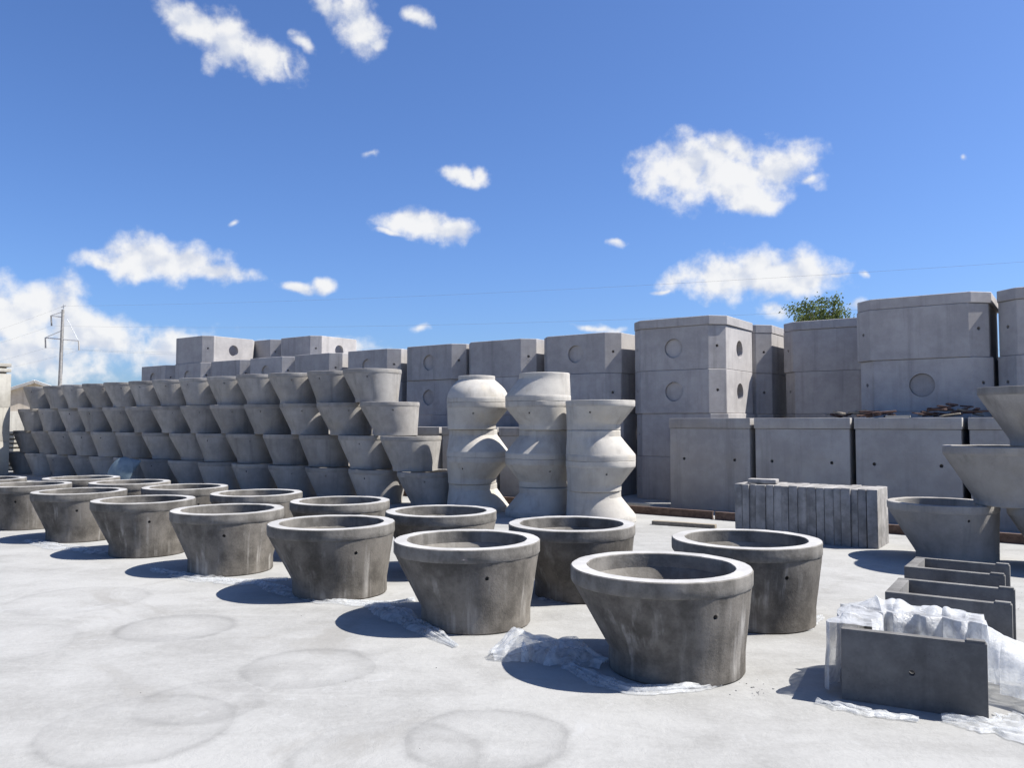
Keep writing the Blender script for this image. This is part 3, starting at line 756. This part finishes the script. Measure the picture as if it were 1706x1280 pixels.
# ------------------------------------------------------------------ left edge: pale stacks, wall, house
def block(name, s0, s1, v0, v1, z0, h, material, label, cat, group=None, jit=.004, bev=.012):
    me = box_mesh(name, s1 - s0, v1 - v0, h - .003, material, bev, jit, seed=s0 + z0)
    return tag(link(name, me, None, None, sv((s0 + s1) / 2, (v0 + v1) / 2, z0), (0, 0, -TH)), label, cat, group)
pe = at(14, 792) - P0; S1, V1 = pe.dot(U), pe.dot(V)
zz = 0
for h, l in ((.95, 'lowest'), (.95, 'middle'), (.95, 'upper')):
    block('pale_block', S1 - 1.6, S1, V1 - 1.8, V1, zz, h, M['cream'], '%s pale concrete block of the tall stack before the slab pile' % l, 'concrete block'); zz += h
for i in range(2):
    block('spacer', S1 - 1.5, S1 - .06, V1 - 1.7, V1 - .1, zz, .05, M['wood'], 'thin %s spacer board under a slab topping the tall pale stack' % ('lower', 'upper')[i], 'board'); zz += .05
    block('pale_slab', S1 - 1.6, S1, V1 - 1.8, V1, zz, .10, M['cream'], '%s thin pale slab topping the tall pale stack' % ('lower', 'upper')[i], 'slab'); zz += .10
pf = at(12, 787) - P0; S2, V2 = pf.dot(U) - .5, pf.dot(V) + .35
zz = .04
for i in range(9):
    for q in (.15, 1.5, 2.85):
        tag(link('spacer', box_mesh('spacer', .9, .09, .045, M['wood'], .004), None, None, sv(S2 - .5, V2 + q, zz - .04), (0, 0, -TH)), 'small wooden spacer between two slabs of the pale slab pile', 'board', 'spacers in the slab pile')
    block('pale_slab', S2 - 1.0 - random.uniform(0, .04), S2 + random.uniform(-.03, .03), V2, V2 + 3.1, zz + .006, .085, M['cream'], 'pale concrete slab lying in the flat-stacked slab pile', 'slab', 'slabs in the flat pile'); zz += .135
# wall and house
def quad_wall(name, a, b, h, t, material, label, cat):
    d = b - a; L_ = d.length
    o = link(name, box_mesh(name, L_, t, h, material, .02, .01), None, None, (a + b) / 2, (0, 0, math.atan2(d.y, d.x)))
    return tag(o, label, cat)
quad_wall('yard_wall', Vector((-24, 26, 0)), Vector((-15.2, 33.5, 0)), 1.9, .25, M['cream'], 'low cream wall beyond the flat-stacked slab pile', 'wall')
def house():
    e = empty('house', (-26.6, 44.5, 0), (0, 0, R(24))); tag(e, 'low house with pale sheet roof and tan gable beyond the cream wall', 'house')
    w, dp, he, hp = 4.6, 9.0, 2.86, 3.74
    bm = bmesh.new()
    f = [bm.verts.new((x_, 0, z)) for x_, z in ((-w/2, 0), (w/2, 0), (w/2, he), (0, hp), (-w/2, he))]
    g_ = [bm.verts.new((v.co.x, dp, v.co.z)) for v in f]
    bm.faces.new(f[::-1]); bm.faces.new(g_)
    for k in range(5): bm.faces.new((f[k], f[(k+1) % 5], g_[(k+1) % 5], g_[k]))
    link('wall', bm_mesh(bm, 'wall', M['tan']), None, e)
    sl = math.atan2(hp - he, w / 2); Ls = math.hypot(w / 2, hp - he) + .35
    rf = None
    for sx in (-1, 1):
        b = box_bm(Ls, dp + .6, .07, .01); bmesh.ops.translate(b, verts=b.verts[:], vec=(sx * Ls / 2, 0, 0))
        o = link('roof', bm_mesh(b, 'roof', M['roof']), None, e, (0, dp / 2, hp + .012), (0, sx * sl, 0)); rf = o
        b = box_bm(Ls, .04, .16, .005); bmesh.ops.translate(b, verts=b.verts[:], vec=(sx * Ls / 2, 0, -.1))
        link('barge_board', bm_mesh(b, 'barge', M['trim']), None, o, (0, -dp / 2 - .33, 0))
    for x_ in (-1.2, 1.2):
        fr = link('window', box_mesh('window', .9, .06, 1.0, M['trim'], .01), None, e, (x_, -.025, 1.0))
        link('pane', box_mesh('pane', .74, .03, .84, M['metal'], .004), None, fr, (0, -.03, .08))
house()

# ------------------------------------------------------------------ power pole and lines
def tube(bm, a, b, r0, r1, n=8):
    a = Vector(a); b = Vector(b); q = (b - a).to_track_quat('Z', 'Y').to_matrix()
    A = [bm.verts.new(a + q @ Vector((math.cos(2*math.pi*k/n) * r0, math.sin(2*math.pi*k/n) * r0, 0))) for k in range(n)]
    B = [bm.verts.new(b + q @ Vector((math.cos(2*math.pi*k/n) * r1, math.sin(2*math.pi*k/n) * r1, 0))) for k in range(n)]
    for k in range(n): bm.faces.new((A[k], A[(k+1) % n], B[(k+1) % n], B[k]))
    bm.faces.new(A[::-1]); bm.faces.new(B)
PZ = 60.0
def pole_pt(px, py):
    d = direction(px, py); return Vector((d.x / d.y * PZ, PZ, HC + d.z / d.y * PZ))
base = pole_pt(97, 700); top = pole_pt(105.5, 508)
PB = Vector((base.x, PZ, 0))
def make_pole(loc, label, rz=0.0):
    e = empty('power_pole', loc, (0, 0, rz)); tag(e, label, 'power pole', 'power poles')
    k = lambda px, py: pole_pt(px, py) - PB
    bm = bmesh.new(); tube(bm, (0, 0, 0), k(105, 516), .17, .10, 12); link('pole', bm_mesh(bm, 'pole', M['pole'], 40), None, e)
    bm = bmesh.new(); tube(bm, k(105, 530), k(106, 507), .05, .03); tube(bm, k(102, 512), k(110, 509), .03, .03); link('top_spike', bm_mesh(bm, 'spike', M['metal'], 40), None, e)
    bm = bmesh.new(); tube(bm, k(105, 529), k(84, 526), .04, .04); tube(bm, k(104, 520), k(84, 526), .03, .03); link('crossarm', bm_mesh(bm, 'arm', M['metal'], 40), None, e)
    bm = bmesh.new(); tube(bm, k(75, 563), k(131, 568), .045, .045); tube(bm, k(75, 563), k(101, 552), .03, .03); tube(bm, k(130, 567), k(112, 532), .025, .025); link('crossarm', bm_mesh(bm, 'arm', M['metal'], 40), None, e)
    ends = []
    for (a, b) in (((85, 526), (86, 543)), ((75.5, 563), (76, 580)), ((131, 568), (132, 584))):
        bm = bmesh.new(); tube(bm, k(*a), k(*b), .05, .06); link('insulator', bm_mesh(bm, 'insulator', M['trim'], 40), None, e); ends.append(k(*b))
    return ends
ENDS = make_pole(PB, 'tall concrete power pole with hanging insulators beyond the yard')
DIRW = Vector((57.6, -23, 0)).normalized()
PB2 = PB + DIRW * 112
make_pole(PB2, 'far-side concrete power pole carrying the lines onward', 0)
PB3 = PB - DIRW * 60 + Vector((0, 30, 0))
make_pole(PB3, 'next concrete power pole along the line past the house', 0)
def wire(a, b, sag, label, r=.005):
    bm = bmesh.new(); n = 60; pts = []
    for i in range(n + 1):
        t = i / n; p = a.lerp(b, t); p.z -= 4 * sag * t * (1 - t); pts.append(p)
    prev = None
    for p in pts:
        ring = [bm.verts.new(p + Vector((0, math.cos(q) * r, math.sin(q) * r))) for q in (.5, 2.6, 4.7)]
        if prev:
            for k in range(3): bm.faces.new((prev[k], prev[(k+1) % 3], ring[(k+1) % 3], ring[k]))
        prev = ring
    tag(link('power_line', bm_mesh(bm, 'wire', M['wire'])), label, 'power line', 'power lines')
ENDS.append(pole_pt(106, 510) - PB)
for i, nm in enumerate(('upper arm', 'lower left arm', 'lower right arm', 'top')):
    wire(PB + ENDS[i], PB2 + ENDS[i], (1.7, 1.9, 2.0, 1.3)[i], 'thin power line from the pole %s over the yard stacks' % nm)
    wire(PB + ENDS[i], PB3 + ENDS[i], .7, 'thin power line from the pole %s away past the house' % nm)

# ------------------------------------------------------------------ tree behind the boxes
def tree(px, ytop, dist, crown_r, label):
    d = direction(px, ytop); topz = HC + d.z / d.y * dist; X = d.x / d.y * dist
    e = empty('tree', (X, dist, 0)); tag(e, label, 'tree')
    rr = random.Random(5); cz = topz - crown_r * 1.05
    bm = bmesh.new(); tube(bm, (0, 0, 0), (.1, 0, cz - .8), .18, .10, 10)
    tips = []
    for i in range(26):
        a = rr.uniform(0, 2 * math.pi); t = rr.uniform(.2, 1)
        s = Vector((.1 * t, 0, cz - .8 - (1 - t) * 1.2)); q = s + Vector((math.cos(a) * crown_r * rr.uniform(.3, .85), math.sin(a) * crown_r * rr.uniform(.3, .85), rr.uniform(.5, 1.75) * crown_r))
        tube(bm, s, q, .045, .012, 5); tips.append((s, q))
    link('trunk', bm_mesh(bm, 'trunk', M['bark'], 50), None, e)
    bm = bmesh.new()
    for (s, q) in tips:
        for c_ in range(9):
            f = rr.uniform(.5, 1.08); cc = s.lerp(q, f) + Vector((rr.gauss(0, .16), rr.gauss(0, .16), rr.gauss(0, .13)))
            for _ in range(36):
                o = cc + Vector((rr.gauss(0, .13), rr.gauss(0, .13), rr.gauss(0, .11)))
                ax = Vector((rr.uniform(-1, 1), rr.uniform(-1, 1), rr.uniform(-.6, 1))).normalized(); b = ax.orthogonal().normalized(); L_ = rr.uniform(.045, .085); w = L_ * .4
                vs = [bm.verts.new(o + v) for v in (-b * L_, ax.cross(b) * w, b * L_, -ax.cross(b) * w)]; bm.faces.new(vs)
    me = bpy.data.meshes.new('crown'); bm.to_mesh(me); bm.free(); me.materials.append(M['leaf'])
    o = link('crown', me, None, e)
tree(1360, 491, 30, 1.25, 'light green leafy tree top showing above the capped boxes')
